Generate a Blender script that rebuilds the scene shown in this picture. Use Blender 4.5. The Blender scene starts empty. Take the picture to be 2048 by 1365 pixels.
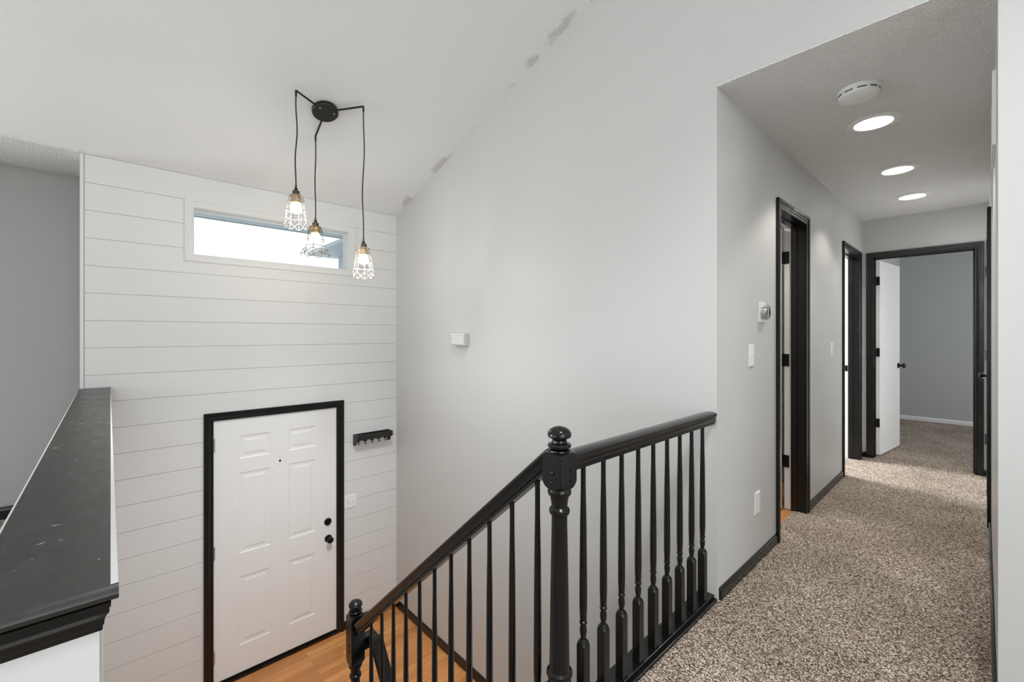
import bpy, bmesh, math, random
from math import sin, cos, pi, radians
from mathutils import Vector, Matrix
random.seed(4)
SC = bpy.context.scene
COL = SC.collection

# ------------------------------------------------------------------ materials
def nodes_of(name):
    m = bpy.data.materials.new(name); m.use_nodes = True
    nt = m.node_tree; b = nt.nodes['Principled BSDF']
    return m, nt, b
def N(nt, kind, **kw):
    n = nt.nodes.new(kind)
    for k, v in kw.items(): setattr(n, k, v)
    return n
def L(nt, a, b): nt.links.new(a, b)
def srgb(r, g, b):
    f = lambda c: c/12.92 if c <= 0.04045 else ((c+0.055)/1.055)**2.4
    return (f(r/255), f(g/255), f(b/255), 1)
def noise(nt, scale, detail=2, rough=0.5, coords='Object', stretch=None):
    tc = N(nt, 'ShaderNodeTexCoord'); out = tc.outputs[coords]
    if stretch:
        mp = N(nt, 'ShaderNodeMapping'); mp.inputs['Scale'].default_value = stretch
        L(nt, out, mp.inputs['Vector']); out = mp.outputs['Vector']
    n = N(nt, 'ShaderNodeTexNoise'); n.inputs['Scale'].default_value = scale
    n.inputs['Detail'].default_value = detail; n.inputs['Roughness'].default_value = rough
    L(nt, out, n.inputs['Vector']); return n
def bump(nt, b, h, strength, dist):
    bp = N(nt, 'ShaderNodeBump'); bp.inputs['Strength'].default_value = strength; bp.inputs['Distance'].default_value = dist
    L(nt, h, bp.inputs['Height']); L(nt, bp.outputs['Normal'], b.inputs['Normal']); return bp
def ramp(nt, fac, stops):
    r = N(nt, 'ShaderNodeValToRGB'); e = r.color_ramp.elements
    while len(e) < len(stops): e.new(0.5)
    for i, (p, c) in enumerate(stops): e[i].position = p; e[i].color = c
    L(nt, fac, r.inputs['Fac']); return r

def paint(name, col, rough=0.55, bscale=220, bstr=0.08, spec=0.35):
    m, nt, b = nodes_of(name)
    n = noise(nt, bscale, 2)
    b.inputs['Base Color'].default_value = col
    b.inputs['Roughness'].default_value = rough
    b.inputs['Specular IOR Level'].default_value = spec
    bump(nt, b, n.outputs['Fac'], bstr, 0.002)
    return m
def trim_paint(name, base, rough, chips):
    """black semi-gloss paint with small pale chips and brush grain"""
    m, nt, b = nodes_of(name)
    n = noise(nt, 7, 2, 0.5)
    r = ramp(nt, n.outputs['Fac'], [(0.3, (base*0.85,)*3+(1,)), (0.7, (base*1.2, base*1.19, base*1.17, 1))])
    ch = noise(nt, 95, 2, 0.5)
    cr = ramp(nt, ch.outputs['Fac'], [(chips, (0, 0, 0, 1)), (chips+0.015, (1, 1, 1, 1))])
    mx = N(nt, 'ShaderNodeMix', data_type='RGBA')
    L(nt, cr.outputs['Color'], mx.inputs['Factor']); L(nt, r.outputs['Color'], mx.inputs['A'])
    mx.inputs['B'].default_value = (0.16, 0.155, 0.15, 1)
    L(nt, mx.outputs['Result'], b.inputs['Base Color'])
    rr = ramp(nt, n.outputs['Fac'], [(0.3, (rough-0.03,)*3+(1,)), (0.7, (rough+0.05,)*3+(1,))])
    L(nt, rr.outputs['Color'], b.inputs['Roughness'])
    b.inputs['Specular IOR Level'].default_value = 0.42
    return m
def plain(name, col, rough=0.4, metal=0.0, spec=0.5, noise_amt=0.04):
    m, nt, b = nodes_of(name)
    n = noise(nt, 40, 2)
    c = Vector(col[:3])
    r = ramp(nt, n.outputs['Fac'], [(0.3, tuple(c*(1-noise_amt))+(1,)), (0.7, tuple(c*(1+noise_amt))+(1,))])
    L(nt, r.outputs['Color'], b.inputs['Base Color'])
    b.inputs['Roughness'].default_value = rough; b.inputs['Metallic'].default_value = metal
    b.inputs['Specular IOR Level'].default_value = spec
    return m
def emitter(name, col, strength):
    m, nt, b = nodes_of(name)
    b.inputs['Base Color'].default_value = col
    b.inputs['Emission Color'].default_value = col
    b.inputs['Emission Strength'].default_value = strength
    return m

M = {}
M['grey'] = paint('grey_wall_paint', (0.560, 0.560, 0.548, 1), 0.42, 160, 0.10, 0.4)
M['bedroom'] = paint('bedroom_wall_paint', (0.46, 0.47, 0.475, 1), 0.55, 160, 0.08)
M['white'] = paint('white_board_paint', (0.70, 0.70, 0.69, 1), 0.5, 120, 0.05)
M['door_white'] = paint('white_door_paint', (0.80, 0.80, 0.79, 1), 0.38, 90, 0.03)
M['trim'] = trim_paint('black_trim_paint', 0.0075, 0.24, 0.83)
M['rail'] = trim_paint('black_rail_paint', 0.0052, 0.20, 0.82)
M['black_metal'] = plain('black_metal', (0.012, 0.012, 0.012), 0.32, 0.6)
M['black_wood'] = plain('black_shelf_wood', (0.012, 0.012, 0.012), 0.45)
M['plastic'] = plain('white_plastic', (0.80, 0.80, 0.79), 0.35, 0, 0.5, 0.01)
M['plastic_grey'] = plain('pale_grey_plastic', (0.52, 0.52, 0.50), 0.45, 0, 0.4, 0.03)
M['slot'] = plain('dark_slot', (0.03, 0.03, 0.03), 0.7)
M['steel'] = plain('brushed_steel', (0.55, 0.55, 0.55), 0.28, 1.0)
M['lens_black'] = plain('black_glass_face', (0.02, 0.02, 0.022), 0.08)
M['canopy'] = plain('blackened_metal', (0.022, 0.021, 0.020), 0.42, 0.4)
M['bronze'] = plain('aged_bronze', (0.075, 0.066, 0.052), 0.42, 0.7)
M['brass'] = plain('warm_brass', (0.46, 0.33, 0.19), 0.45, 0.6)
M['wire'] = plain('lit_cage_wire', (0.36, 0.345, 0.32), 0.4, 0.6)  # lighter than the bronze cage: bulb glare put into the colour
M['cord'] = plain('black_cord', (0.012, 0.012, 0.012), 0.6)
M['base_white'] = paint('white_baseboard_paint', (0.82, 0.82, 0.82, 1), 0.35, 60, 0.03)
M['tile'] = None
M['eave'] = paint('blue_grey_siding_paint', (0.36, 0.41, 0.44, 1), 0.6, 60, 0.1)
M['living'] = paint('living_room_shaded_grey', (0.36, 0.36, 0.352, 1), 0.5, 160, 0.08)  # wall grey darkened, its backlit shade put into the colour
M['basement'] = paint('lower_wall_paint', (0.50, 0.50, 0.49, 1), 0.6, 60, 0.1)
M['bulb'] = emitter('lit_bulb', (1.0, 0.88, 0.70, 1), 14.0)
M['led'] = emitter('lit_downlight', (1.0, 0.97, 0.93, 1), 7.0)

# half-wall cap: black paint with scratches and specks
m, nt, b = nodes_of('worn_black_ledge_paint')
n1 = noise(nt, 40, 4, 0.6, stretch=(0.35, 1, 1)); n2 = noise(nt, 120, 3, 0.7, stretch=(1, 0.25, 1)); n3 = noise(nt, 55, 2, 0.5, stretch=(1, 0.6, 1))
r1 = ramp(nt, n1.outputs['Fac'], [(0.3, (0.020, 0.019, 0.0175, 1)), (0.75, (0.034, 0.032, 0.029, 1))])
r2 = ramp(nt, n2.outputs['Fac'], [(0.64, (0, 0, 0, 1)), (0.76, (0.5, 0.5, 0.5, 1))])
r3 = ramp(nt, n3.outputs['Fac'], [(0.742, (0, 0, 0, 1)), (0.760, (1, 1, 1, 1))])
mxa = N(nt, 'ShaderNodeMix', data_type='RGBA'); mxb = N(nt, 'ShaderNodeMix', data_type='RGBA')
L(nt, r2.outputs['Color'], mxa.inputs['Factor']); L(nt, r1.outputs['Color'], mxa.inputs['A']); mxa.inputs['B'].default_value = (0.10, 0.095, 0.09, 1)
L(nt, r3.outputs['Color'], mxb.inputs['Factor']); L(nt, mxa.outputs['Result'], mxb.inputs['A']); mxb.inputs['B'].default_value = (0.5, 0.5, 0.49, 1)
L(nt, mxb.outputs['Result'], b.inputs['Base Color'])
rr = ramp(nt, n1.outputs['Fac'], [(0.3, (0.30,)*3+(1,)), (0.7, (0.42,)*3+(1,))]); L(nt, rr.outputs['Color'], b.inputs['Roughness'])
bump(nt, b, n1.outputs['Fac'], 0.15, 0.001)
M['ledge'] = m

# carpet
m, nt, b = nodes_of('speckled_carpet')
c2 = noise(nt, 2.2, 3, 0.55); c3 = noise(nt, 330, 1, 0.5)
tc = N(nt, 'ShaderNodeTexCoord'); wb_ = N(nt, 'ShaderNodeMix', data_type='RGBA'); wb_.inputs['Factor'].default_value = 0.006
L(nt, tc.outputs['Object'], wb_.inputs['A']); L(nt, c3.outputs['Color'], wb_.inputs['B'])
vo = N(nt, 'ShaderNodeTexVoronoi'); vo.inputs['Scale'].default_value = 250; L(nt, wb_.outputs['Result'], vo.inputs['Vector'])
sp = N(nt, 'ShaderNodeSeparateColor'); L(nt, vo.outputs['Color'], sp.inputs['Color'])
fm = N(nt, 'ShaderNodeMath', operation='MULTIPLY_ADD'); L(nt, sp.outputs['Red'], fm.inputs[0]); fm.inputs[1].default_value = 1.05
fo = N(nt, 'ShaderNodeMath', operation='MULTIPLY_ADD'); L(nt, c3.outputs['Fac'], fo.inputs[0]); fo.inputs[1].default_value = 1.0; fo.inputs[2].default_value = -.56
L(nt, fo.outputs['Value'], fm.inputs[2])
r1 = ramp(nt, fm.outputs['Value'], [(0.0, srgb(34, 24, 16)), (0.27, srgb(108, 91, 76)), (0.62, srgb(172, 155, 139)), (1.0, srgb(244, 235, 224))])
mixf = N(nt, 'ShaderNodeMath', operation='MULTIPLY'); L(nt, vo.outputs['Distance'], mixf.inputs[0]); mixf.inputs[1].default_value = -1.0
r2 = ramp(nt, c2.outputs['Fac'], [(0.35, (0.80, 0.785, 0.77, 1)), (0.65, (1.06, 1.06, 1.06, 1))])
mx = N(nt, 'ShaderNodeMix', data_type='RGBA', blend_type='MULTIPLY'); mx.inputs['Factor'].default_value = 1
L(nt, r1.outputs['Color'], mx.inputs['A']); L(nt, r2.outputs['Color'], mx.inputs['B'])
L(nt, mx.outputs['Result'], b.inputs['Base Color']); b.inputs['Roughness'].default_value = 0.95; b.inputs['Specular IOR Level'].default_value = 0.1
bump(nt, b, mixf.outputs['Value'], 0.5, 0.004)
M['carpet'] = m

# wood plank floor, boards run along Y
m, nt, b = nodes_of('oak_plank_floor')
tc = N(nt, 'ShaderNodeTexCoord'); mp = N(nt, 'ShaderNodeMapping'); mp.inputs['Rotation'].default_value = (0, 0, pi/2)
L(nt, tc.outputs['Object'], mp.inputs['Vector'])
br = N(nt, 'ShaderNodeTexBrick'); br.offset = 0.37; br.inputs['Scale'].default_value = 1.0
br.inputs['Brick Width'].default_value = 0.62; br.inputs['Row Height'].default_value = 0.066; br.inputs['Mortar Size'].default_value = 0.0009
br.inputs['Color1'].default_value = srgb(206, 146, 88); br.inputs['Color2'].default_value = srgb(178, 118, 66); br.inputs['Mortar'].default_value = srgb(120, 74, 36)
br.inputs['Bias'].default_value = 0.0
L(nt, mp.outputs['Vector'], br.inputs['Vector'])
g = noise(nt, 45, 4, 0.65, stretch=(1, 0.06, 1))
gr = ramp(nt, g.outputs['Fac'], [(0.3, (0.80, 0.76, 0.70, 1)), (0.65, (1.06, 1.05, 1.03, 1))])
mx = N(nt, 'ShaderNodeMix', data_type='RGBA', blend_type='MULTIPLY'); mx.inputs['Factor'].default_value = 1
L(nt, br.outputs['Color'], mx.inputs['A']); L(nt, gr.outputs['Color'], mx.inputs['B'])
L(nt, mx.outputs['Result'], b.inputs['Base Color']); b.inputs['Roughness'].default_value = 0.33
bump(nt, b, g.outputs['Fac'], 0.05, 0.001)
M['wood'] = m

# popcorn ceiling
def popcorn(name, col, st=0.9, sc=95):
    m, nt, b = nodes_of(name)
    n = noise(nt, sc, 3, 0.6)
    r = ramp(nt, n.outputs['Fac'], [(0.38, (0, 0, 0, 1)), (0.66, (1, 1, 1, 1))])
    b.inputs['Base Color'].default_value = col; b.inputs['Roughness'].default_value = 0.9; b.inputs['Specular IOR Level'].default_value = 0.1
    bump(nt, b, r.outputs['Color'], st, 0.006)
    return m
M['popcorn'] = popcorn('popcorn_ceiling', (0.87, 0.868, 0.855, 1))

# vaulted ceiling: smooth, with rough remains of the old texture along the stair wall
m, nt, b = nodes_of('smooth_vaulted_ceiling')
tc = N(nt, 'ShaderNodeTexCoord'); sx = N(nt, 'ShaderNodeSeparateXYZ'); L(nt, tc.outputs['Object'], sx.inputs['Vector'])
mr = N(nt, 'ShaderNodeMapRange'); L(nt, sx.outputs['Y'], mr.inputs['Value'])
mr.inputs['From Min'].default_value = 1.99; mr.inputs['From Max'].default_value = 2.11
lm = noise(nt, 3.2, 2, 0.5); lr = ramp(nt, lm.outputs['Fac'], [(0.46, (0, 0, 0, 1)), (0.62, (1, 1, 1, 1))])
ml = N(nt, 'ShaderNodeMath', operation='MULTIPLY'); L(nt, mr.outputs['Result'], ml.inputs[0]); L(nt, lr.outputs['Color'], ml.inputs[1])
pk = noise(nt, 55, 3, 0.7)
ad = N(nt, 'ShaderNodeMath', operation='MULTIPLY'); L(nt, ml.outputs['Value'], ad.inputs[0]); L(nt, pk.outputs['Fac'], ad.inputs[1])
st = ramp(nt, ad.outputs['Value'], [(0.14, (0, 0, 0, 1)), (0.26, (1, 1, 1, 1))])
mc = N(nt, 'ShaderNodeMix', data_type='RGBA'); L(nt, st.outputs['Color'], mc.inputs['Factor'])
mc.inputs['A'].default_value = (0.785, 0.805, 0.815, 1); mc.inputs['B'].default_value = (0.60, 0.60, 0.59, 1)
L(nt, mc.outputs['Result'], b.inputs['Base Color']); b.inputs['Roughness'].default_value = 0.9; b.inputs['Specular IOR Level'].default_value = 0.1
hb = noise(nt, 70, 2, 0.5); hm = N(nt, 'ShaderNodeMath', operation='MULTIPLY_ADD')
L(nt, st.outputs['Color'], hm.inputs[0]); hm.inputs[1].default_value = 1.5; L(nt, hb.outputs['Fac'], hm.inputs[2])
bump(nt, b, hm.outputs['Value'], 0.25, 0.003)
M['vault'] = m

# bathroom tile
m, nt, b = nodes_of('grey_wall_tile')
tc = N(nt, 'ShaderNodeTexCoord'); mp = N(nt, 'ShaderNodeMapping'); mp.inputs['Rotation'].default_value = (pi/2, 0, 0)
L(nt, tc.outputs['Object'], mp.inputs['Vector'])
br = N(nt, 'ShaderNodeTexBrick'); br.inputs['Scale'].default_value = 1.0; br.inputs['Brick Width'].default_value = 0.3
br.inputs['Row Height'].default_value = 0.11; br.inputs['Mortar Size'].default_value = 0.003
br.inputs['Color1'].default_value = (0.12, 0.125, 0.12, 1); br.inputs['Color2'].default_value = (0.15, 0.15, 0.145, 1); br.inputs['Mortar'].default_value = (0.05, 0.05, 0.05, 1)
L(nt, mp.outputs['Vector'], br.inputs['Vector']); L(nt, br.outputs['Color'], b.inputs['Base Color']); b.inputs['Roughness'].default_value = 0.3
M['tile'] = m

# window glass
m = bpy.data.materials.new('clear_glass'); m.use_nodes = True; nt = m.node_tree
for n in list(nt.nodes): nt.nodes.remove(n)
o = N(nt, 'ShaderNodeOutputMaterial'); tr = N(nt, 'ShaderNodeBsdfTransparent'); gl = N(nt, 'ShaderNodeBsdfGlossy'); gl.inputs['Roughness'].default_value = 0.02
tr.inputs['Color'].default_value = (0.95, 0.97, 0.97, 1)
fr = N(nt, 'ShaderNodeFresnel'); fr.inputs['IOR'].default_value = 1.45
mxs = N(nt, 'ShaderNodeMixShader'); L(nt, fr.outputs['Fac'], mxs.inputs['Fac']); L(nt, tr.outputs['BSDF'], mxs.inputs[1]); L(nt, gl.outputs['BSDF'], mxs.inputs[2])
L(nt, mxs.outputs['Shader'], o.inputs['Surface'])
M['glass'] = m

# ------------------------------------------------------------------ mesh helpers
class MB:
    def __init__(s): s.bm = bmesh.new()
    def box(s, x0, x1, y0, y1, z0, z1):
        x0, x1 = min(x0, x1), max(x0, x1); y0, y1 = min(y0, y1), max(y0, y1); z0, z1 = min(z0, z1), max(z0, z1)
        v = [s.bm.verts.new(p) for p in [(x0,y0,z0),(x1,y0,z0),(x1,y1,z0),(x0,y1,z0),(x0,y0,z1),(x1,y0,z1),(x1,y1,z1),(x0,y1,z1)]]
        for f in [(0,3,2,1),(4,5,6,7),(0,1,5,4),(1,2,6,5),(2,3,7,6),(3,0,4,7)]: s.bm.faces.new([v[i] for i in f])
        return v
    def prism(s, poly, vec):
        """polygon of 3-D points pushed along vec"""
        vec = Vector(vec)
        a = [s.bm.verts.new(p) for p in poly]; b = [s.bm.verts.new(Vector(p)+vec) for p in poly]
        n = len(poly)
        f1 = s.bm.faces.new(a); f2 = s.bm.faces.new(list(reversed(b)))
        for i in range(n): s.bm.faces.new([a[i], b[i], b[(i+1) % n], a[(i+1) % n]])
        return f1, f2
    def sweep(s, rings, closed=False, caps=True):
        """rings: list of equal-length point loops"""
        R = [[s.bm.verts.new(p) for p in r] for r in rings]; k = len(R[0])
        m = len(R) if closed else len(R)-1
        for i in range(m):
            A, B = R[i], R[(i+1) % len(R)]
            for j in range(k): s.bm.faces.new([A[j], A[(j+1) % k], B[(j+1) % k], B[j]])
        if caps and not closed:
            s.bm.faces.new(list(reversed(R[0]))); s.bm.faces.new(R[-1])
    def lathe(s, prof, c, seg=24, axis='z'):
        """prof: (r, h) pairs; axis direction through point c"""
        rings = []
        for r, h in prof:
            ring = []
            for i in range(seg):
                a = 2*pi*i/seg; r_ = max(r, 0.0004)
                if axis == 'z': p = (c[0]+r_*cos(a), c[1]+r_*sin(a), c[2]+h)
                elif axis == 'x': p = (c[0]+h, c[1]+r_*cos(a), c[2]+r_*sin(a))
                elif axis == '-x': p = (c[0]-h, c[1]+r_*cos(a), c[2]-r_*sin(a))
                elif axis == '-y': p = (c[0]+r_*cos(a), c[1]-h, c[2]+r_*sin(a))
                ring.append(p)
            rings.append(ring)
        s.sweep(rings)
    def tube(s, pts, r, seg=8, closed=False):
        pts = [Vector(p) for p in pts]; rings = []; n = len(pts); up = None
        for i, p in enumerate(pts):
            if closed: t = pts[(i+1) % n]-pts[i-1]
            else: t = pts[min(i+1, n-1)]-pts[max(i-1, 0)]
            t.normalize()
            if up is None:
                up = Vector((0, 0, 1)) if abs(t.z) < 0.9 else Vector((1, 0, 0))
            u = (up - t*up.dot(t)).normalized(); w = t.cross(u); up = u
            rings.append([p+u*(r*cos(2*pi*j/seg))+w*(r*sin(2*pi*j/seg)) for j in range(seg)])
        s.sweep(rings, closed)
    def sphere(s, c, r, sq=1.0, seg=20):
        s.lathe([(r*sin(pi*i/12), -r*sq*cos(pi*i/12)) for i in range(13)], c, seg)
    def build(s, name, mat, parent=None, smooth=None, bevel=0):
        bm = s.bm
        bmesh.ops.recalc_face_normals(bm, faces=bm.faces[:])
        big = [f for f in bm.faces if len(f.verts) > 4]
        me = bpy.data.meshes.new(name)
        off = root_loc(parent)
        if off.length: bmesh.ops.translate(bm, verts=bm.verts[:], vec=-off)
        bm.to_mesh(me); bm.free()
        o = bpy.data.objects.new(name, me); COL.objects.link(o)
        me.materials.append(mat)
        if parent: o.parent = parent
        if smooth:
            for p in me.polygons: p.use_smooth = True
            me.set_sharp_from_angle(angle=radians(smooth))
        if bevel:
            bv = o.modifiers.new('edge', 'BEVEL'); bv.width = bevel; bv.segments = 2; bv.limit_method = 'ANGLE'
        return o
def root_loc(p):
    v = Vector((0, 0, 0))
    while p is not None: v += p.location; p = p.parent
    return v
def empty(name, loc):
    o = bpy.data.objects.new(name, None); o.location = loc; o.empty_display_size = 0.05; COL.objects.link(o); return o
def tag(o, label=None, cat=None, group=None, kind=None):
    if label: o['label'] = label
    if cat: o['category'] = cat
    if group: o['group'] = group
    if kind: o['kind'] = kind
    return o
def st(o, label=None, cat=None): return tag(o, label, cat, kind='structure')
def copy_tree(o, loc, parent=None):
    c = o.copy(); COL.objects.link(c); c.parent = parent
    if loc is not None: c.location = loc
    for ch in [q for q in bpy.data.objects if q.parent == o]:
        copy_tree(ch, None, c)
    return c

def wall_holes(mb, axis, p0, p1, a0, a1, z0, z1, holes):
    """wall slab between p0 and p1 on axis ('x' or 'y'), spanning a0..a1 and z0..z1 with rectangular holes (b0,b1,c0,c1)"""
    A = sorted({a0, a1} | {h for q in holes for h in q[:2] if a0 < h < a1}); Z = sorted({z0, z1} | {h for q in holes for h in q[2:] if z0 < h < z1})
    def solid(i, j):
        if i < 0 or j < 0 or i >= len(A)-1 or j >= len(Z)-1: return False
        ca, cz = (A[i]+A[i+1])/2, (Z[j]+Z[j+1])/2
        return not any(q[0] < ca < q[1] and q[2] < cz < q[3] for q in holes)
    P = (lambda p, a, z: (p, a, z)) if axis == 'x' else (lambda p, a, z: (a, p, z))
    cache = {}
    def V(p, a, z):
        k = (round(p, 5), round(a, 5), round(z, 5))
        if k not in cache: cache[k] = mb.bm.verts.new(P(p, a, z))
        return cache[k]
    for i in range(len(A)-1):
        for j in range(len(Z)-1):
            if not solid(i, j): continue
            x0, x1, y0, y1 = A[i], A[i+1], Z[j], Z[j+1]
            for p in (p0, p1): mb.bm.faces.new([V(p, x0, y0), V(p, x1, y0), V(p, x1, y1), V(p, x0, y1)])
            for (di, dj, e) in ((-1, 0, ((x0, y0), (x0, y1))), (1, 0, ((x1, y0), (x1, y1))), (0, -1, ((x0, y0), (x1, y0))), (0, 1, ((x0, y1), (x1, y1)))):
                if not solid(i+di, j+dj):
                    (u, v), (w, q) = e
                    mb.bm.faces.new([V(p0, u, v), V(p1, u, v), V(p1, w, q), V(p0, w, q)])

CAS = [(0, 0), (0, .009), (.004, .011), (.012, .011), (.014, .0075), (.020, .0085), (.032, .013), (.035, .013), (.037, .017), (.054, .019), (.0575, .016), (.0575, 0)]
def casing(mb, plane, p, nrm, a0, a1, z0, z1, sill=False, prof=CAS):
    """mitred moulding round an opening a0..a1 x z0..z1 on plane ('x' or 'y') at p, standing out along nrm (+1/-1)"""
    P = (lambda d, a, z: (p+nrm*d, a, z)) if plane == 'x' else (lambda d, a, z: (a, p+nrm*d, z))
    if sill:
        rings = [[P(d, a0-w, z0-w) for w, d in prof], [P(d, a0-w, z1+w) for w, d in prof], [P(d, a1+w, z1+w) for w, d in prof], [P(d, a1+w, z0-w) for w, d in prof]]
        mb.sweep(rings, closed=True)
    else:
        rings = [[P(d, a0-w, z0) for w, d in prof], [P(d, a0-w, z1+w) for w, d in prof], [P(d, a1+w, z1+w) for w, d in prof], [P(d, a1+w, z0) for w, d in prof]]
        mb.sweep(rings)
BASE = [(0, 0), (.012, 0), (.012, .040), (.010, .046), (.006, .050), (.005, .056), (0, .056)]
def baseboard(mb, plane, p, nrm, a0, a1, z, h=None, prof=BASE):
    k = (h or .056)/.056
    P = (lambda d, a, zz: (p+nrm*d, a, zz)) if plane == 'x' else (lambda d, a, zz: (a, p+nrm*d, zz))
    mb.sweep([[P(d, a0, z+q*k) for d, q in prof], [P(d, a1, z+q*k) for d, q in prof]])

# ------------------------------------------------------------------ dimensions
XS, XF = -3.961, -4.555           # boarded entry wall, living-room front wall
YG = 2.114                        # stair wall
XH, XR = -0.858, 0.030            # hall walls
YE = 5.732                        # hall end wall
ZF = -1.427                       # entry landing
ZC = 2.430                        # flat ceiling
SL = 0.341                        # ceiling pitch
YSL = -0.114                      # end of boarded wall
def zslope(x): return ZC+0.002+SL*(x-XS)

# ------------------------------------------------------------------ room shell
# floors
b = MB(); b.box(XF, 4.2, -5.6, -0.125, -0.12, 0); b.box(XH+0.003, 4.2, -0.125, YG, -0.12, 0)
b.box(-0.925, XR, YG, YE, -0.12, 0)
st(b.build('floor', M['carpet']), 'speckled brown and beige carpet of the upper floor and hallway', 'carpet')
b = MB(); b.box(-2.6, 3.0, YE, 8.83, -0.12, 0.001)
st(b.build('floor', M['carpet']), 'speckled carpet inside the bedroom beyond the end doorway', 'carpet')
b = MB(); b.box(-3.2, -0.925, 4.35, YE-0.12, -0.12, 0.0)
st(b.build('floor', M['carpet']), 'carpet glimpsed inside the bright second doorway', 'carpet')
b = MB(); b.box(-2.9, -0.925, YG+.115, 4.23, -0.12, -0.004)
st(b.build('floor', M['wood']), 'warm wood floor seen through the narrow first doorway', 'floor')
b = MB(); b.box(XS-.12, -2.24, -0.1, YG, ZF-0.1, ZF)
st(b.build('floor', M['wood']), 'orange oak plank floor of the entry landing', 'floor')
b = MB(); b.box(-2.6, 0.9, -0.1, YG+.1, -2.95, -2.85)
st(b.build('floor', M['carpet']), 'carpet at the foot of the lower stairs', 'carpet')

# entry wall: backing plus painted boards with gaps
DY0, DY1, DZ1 = 0.598, 1.5265, ZF+2.0325       # front door opening
WY0, WY1, WZ0, WZ1 = 0.4765, 1.637, 1.850, 2.195
b = MB()
wall_holes(b, 'x', XS-.14, XS-.010, YSL, YG+.115, -2.95, ZC+.05, [(DY0-.012, DY1+.012, ZF-.06, DZ1+.012), (WY0, WY1, WZ0, WZ1)])
wb = b.build('wall_entry', M['white'])
st(wb, 'white horizontal shiplap board wall around the front door', 'wall')
b = MB()
holes = [(DY0-.012, DY1+.012, ZF-.06, DZ1+.012), (WY0-.01, WY1+.01, WZ0-.01, WZ1+.01)]
zt = ZC; k = 0
edges = [ZC+.001]+[2.248-.1792*i for i in range(21)]+[ZF]
for i in range(len(edges)-1):
    hi, lo = edges[i]-.0012, edges[i+1]+.0012
    if hi <= lo: continue
    wall_holes(b, 'x', XS-.010, XS, YSL+.016, YG, lo, hi, holes)
o = b.build('shiplap_boards', M['white'], wb)
b = MB(); b.box(XS-.14, XS+.002, YSL-.006, YSL+.012, 0.905, ZC)
b.build('corner_trim', M['white'], wb)

# stair wall with the hall header, follows the roof slope
b = MB()
th = 0.115
XRG = 1.4; ZRG = zslope(XRG)
for poly in ([(XS-.14, YG, -2.95), (XH, YG, -2.95), (XH, YG, zslope(XH)+.04), (XS-.14, YG, zslope(XS-.14)+.04)],
             [(XH, YG, ZC+.006), (XR, YG, ZC+.006), (XR, YG, zslope(XR)+.04), (XH, YG, zslope(XH)+.04)],
             [(XR, YG, -2.95), (XRG, YG, -2.95), (XRG, YG, ZRG+.04), (XR, YG, zslope(XR)+.04)],
             [(XRG, YG, -2.95), (4.2, YG, -2.95), (4.2, YG, ZRG-SL*(4.2-XRG)+.04), (XRG, YG, ZRG+.04)]):
    b.prism(poly, (0, th, 0))
bmesh.ops.remove_doubles(b.bm, verts=b.bm.verts[:], dist=.0005)
inner = [f for f in b.bm.faces if len(f.verts) == 4 and abs(f.calc_center_median().y-(YG+th/2)) < 1e-4 and sum(1 for g in b.bm.faces if g is not f and set(g.verts) == set(f.verts))]
bmesh.ops.delete(b.bm, geom=inner, context='FACES_ONLY')
st(b.build('wall_stair', M['grey']), 'tall light grey wall beside the stairs under the sloped ceiling', 'wall')

# vaulted ceiling
b = MB()
b.prism([(XS, -5.7, zslope(XS)), (XRG, -5.7, ZRG), (4.3, -5.7, ZRG-SL*(4.3-XRG)), (4.3, -5.7, ZRG-SL*(4.3-XRG)+.12), (XRG, -5.7, ZRG+.12), (XS, -5.7, zslope(XS)+.12)], (0, 5.7+YG+.05, 0))
bmesh.ops.triangulate(b.bm, faces=[f for f in b.bm.faces if len(f.verts) > 4])
st(b.build('ceiling', M['vault']), 'smooth white sloped ceiling over the entry', 'ceiling')
b = MB(); b.box(XF-.12, XS+.02, -5.7, YSL-.006, ZC, ZC+.12)
st(b.build('ceiling', M['popcorn']), 'short flat strip of textured ceiling over the living room bay', 'ceiling')
b = MB(); b.box(XH-.2, XR+.2, YG+.001, YE+.02, ZC, ZC+.1)
st(b.build('ceiling', M['popcorn']), 'textured hallway ceiling with three downlights', 'ceiling')
b = MB(); b.box(-3.4, XH-.2, YG+.115, YE+.02, ZC, ZC+.1); b.box(-2.8, 3.2, YE+.02, 9.0, ZC, ZC+.1)
st(b.build('ceiling', M['white']), 'plain white ceiling of the rooms off the hallway', 'ceiling')

# living room shell behind and beside the camera, with the daylight openings
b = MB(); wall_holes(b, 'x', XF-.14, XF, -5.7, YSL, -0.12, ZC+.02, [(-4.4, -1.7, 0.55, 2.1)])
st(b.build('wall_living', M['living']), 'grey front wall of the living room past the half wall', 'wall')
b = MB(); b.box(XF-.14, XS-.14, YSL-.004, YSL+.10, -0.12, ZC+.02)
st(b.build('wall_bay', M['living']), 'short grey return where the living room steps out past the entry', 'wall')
b = MB(); wall_holes(b, 'y', -5.82, -5.7, XF-.14, 4.3, -0.12, 4.4, [(-3.4, -0.6, 0.9, 2.1)])
st(b.build('wall_rear', M['grey']), 'grey gable wall of the living room', 'wall')
b = MB(); wall_holes(b, 'x', 4.2, 4.34, -5.7, YG, -2.95, 4.2, [(-3.9, .7, 0.0, 2.4), (-2.3, 1.5, 2.55, 3.15)])  # the upper hole is made up, added for the high fill light
st(b.build('wall_back', M['grey']), 'grey wall with the wide back opening of the living room', 'wall')
b = MB(); baseboard(b, 'x', XF, 1, -5.7, YSL, 0.0, 0.085)
st(b.build('baseboard_living', M['trim']), 'black baseboard along the living room front wall', 'baseboard')

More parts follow.
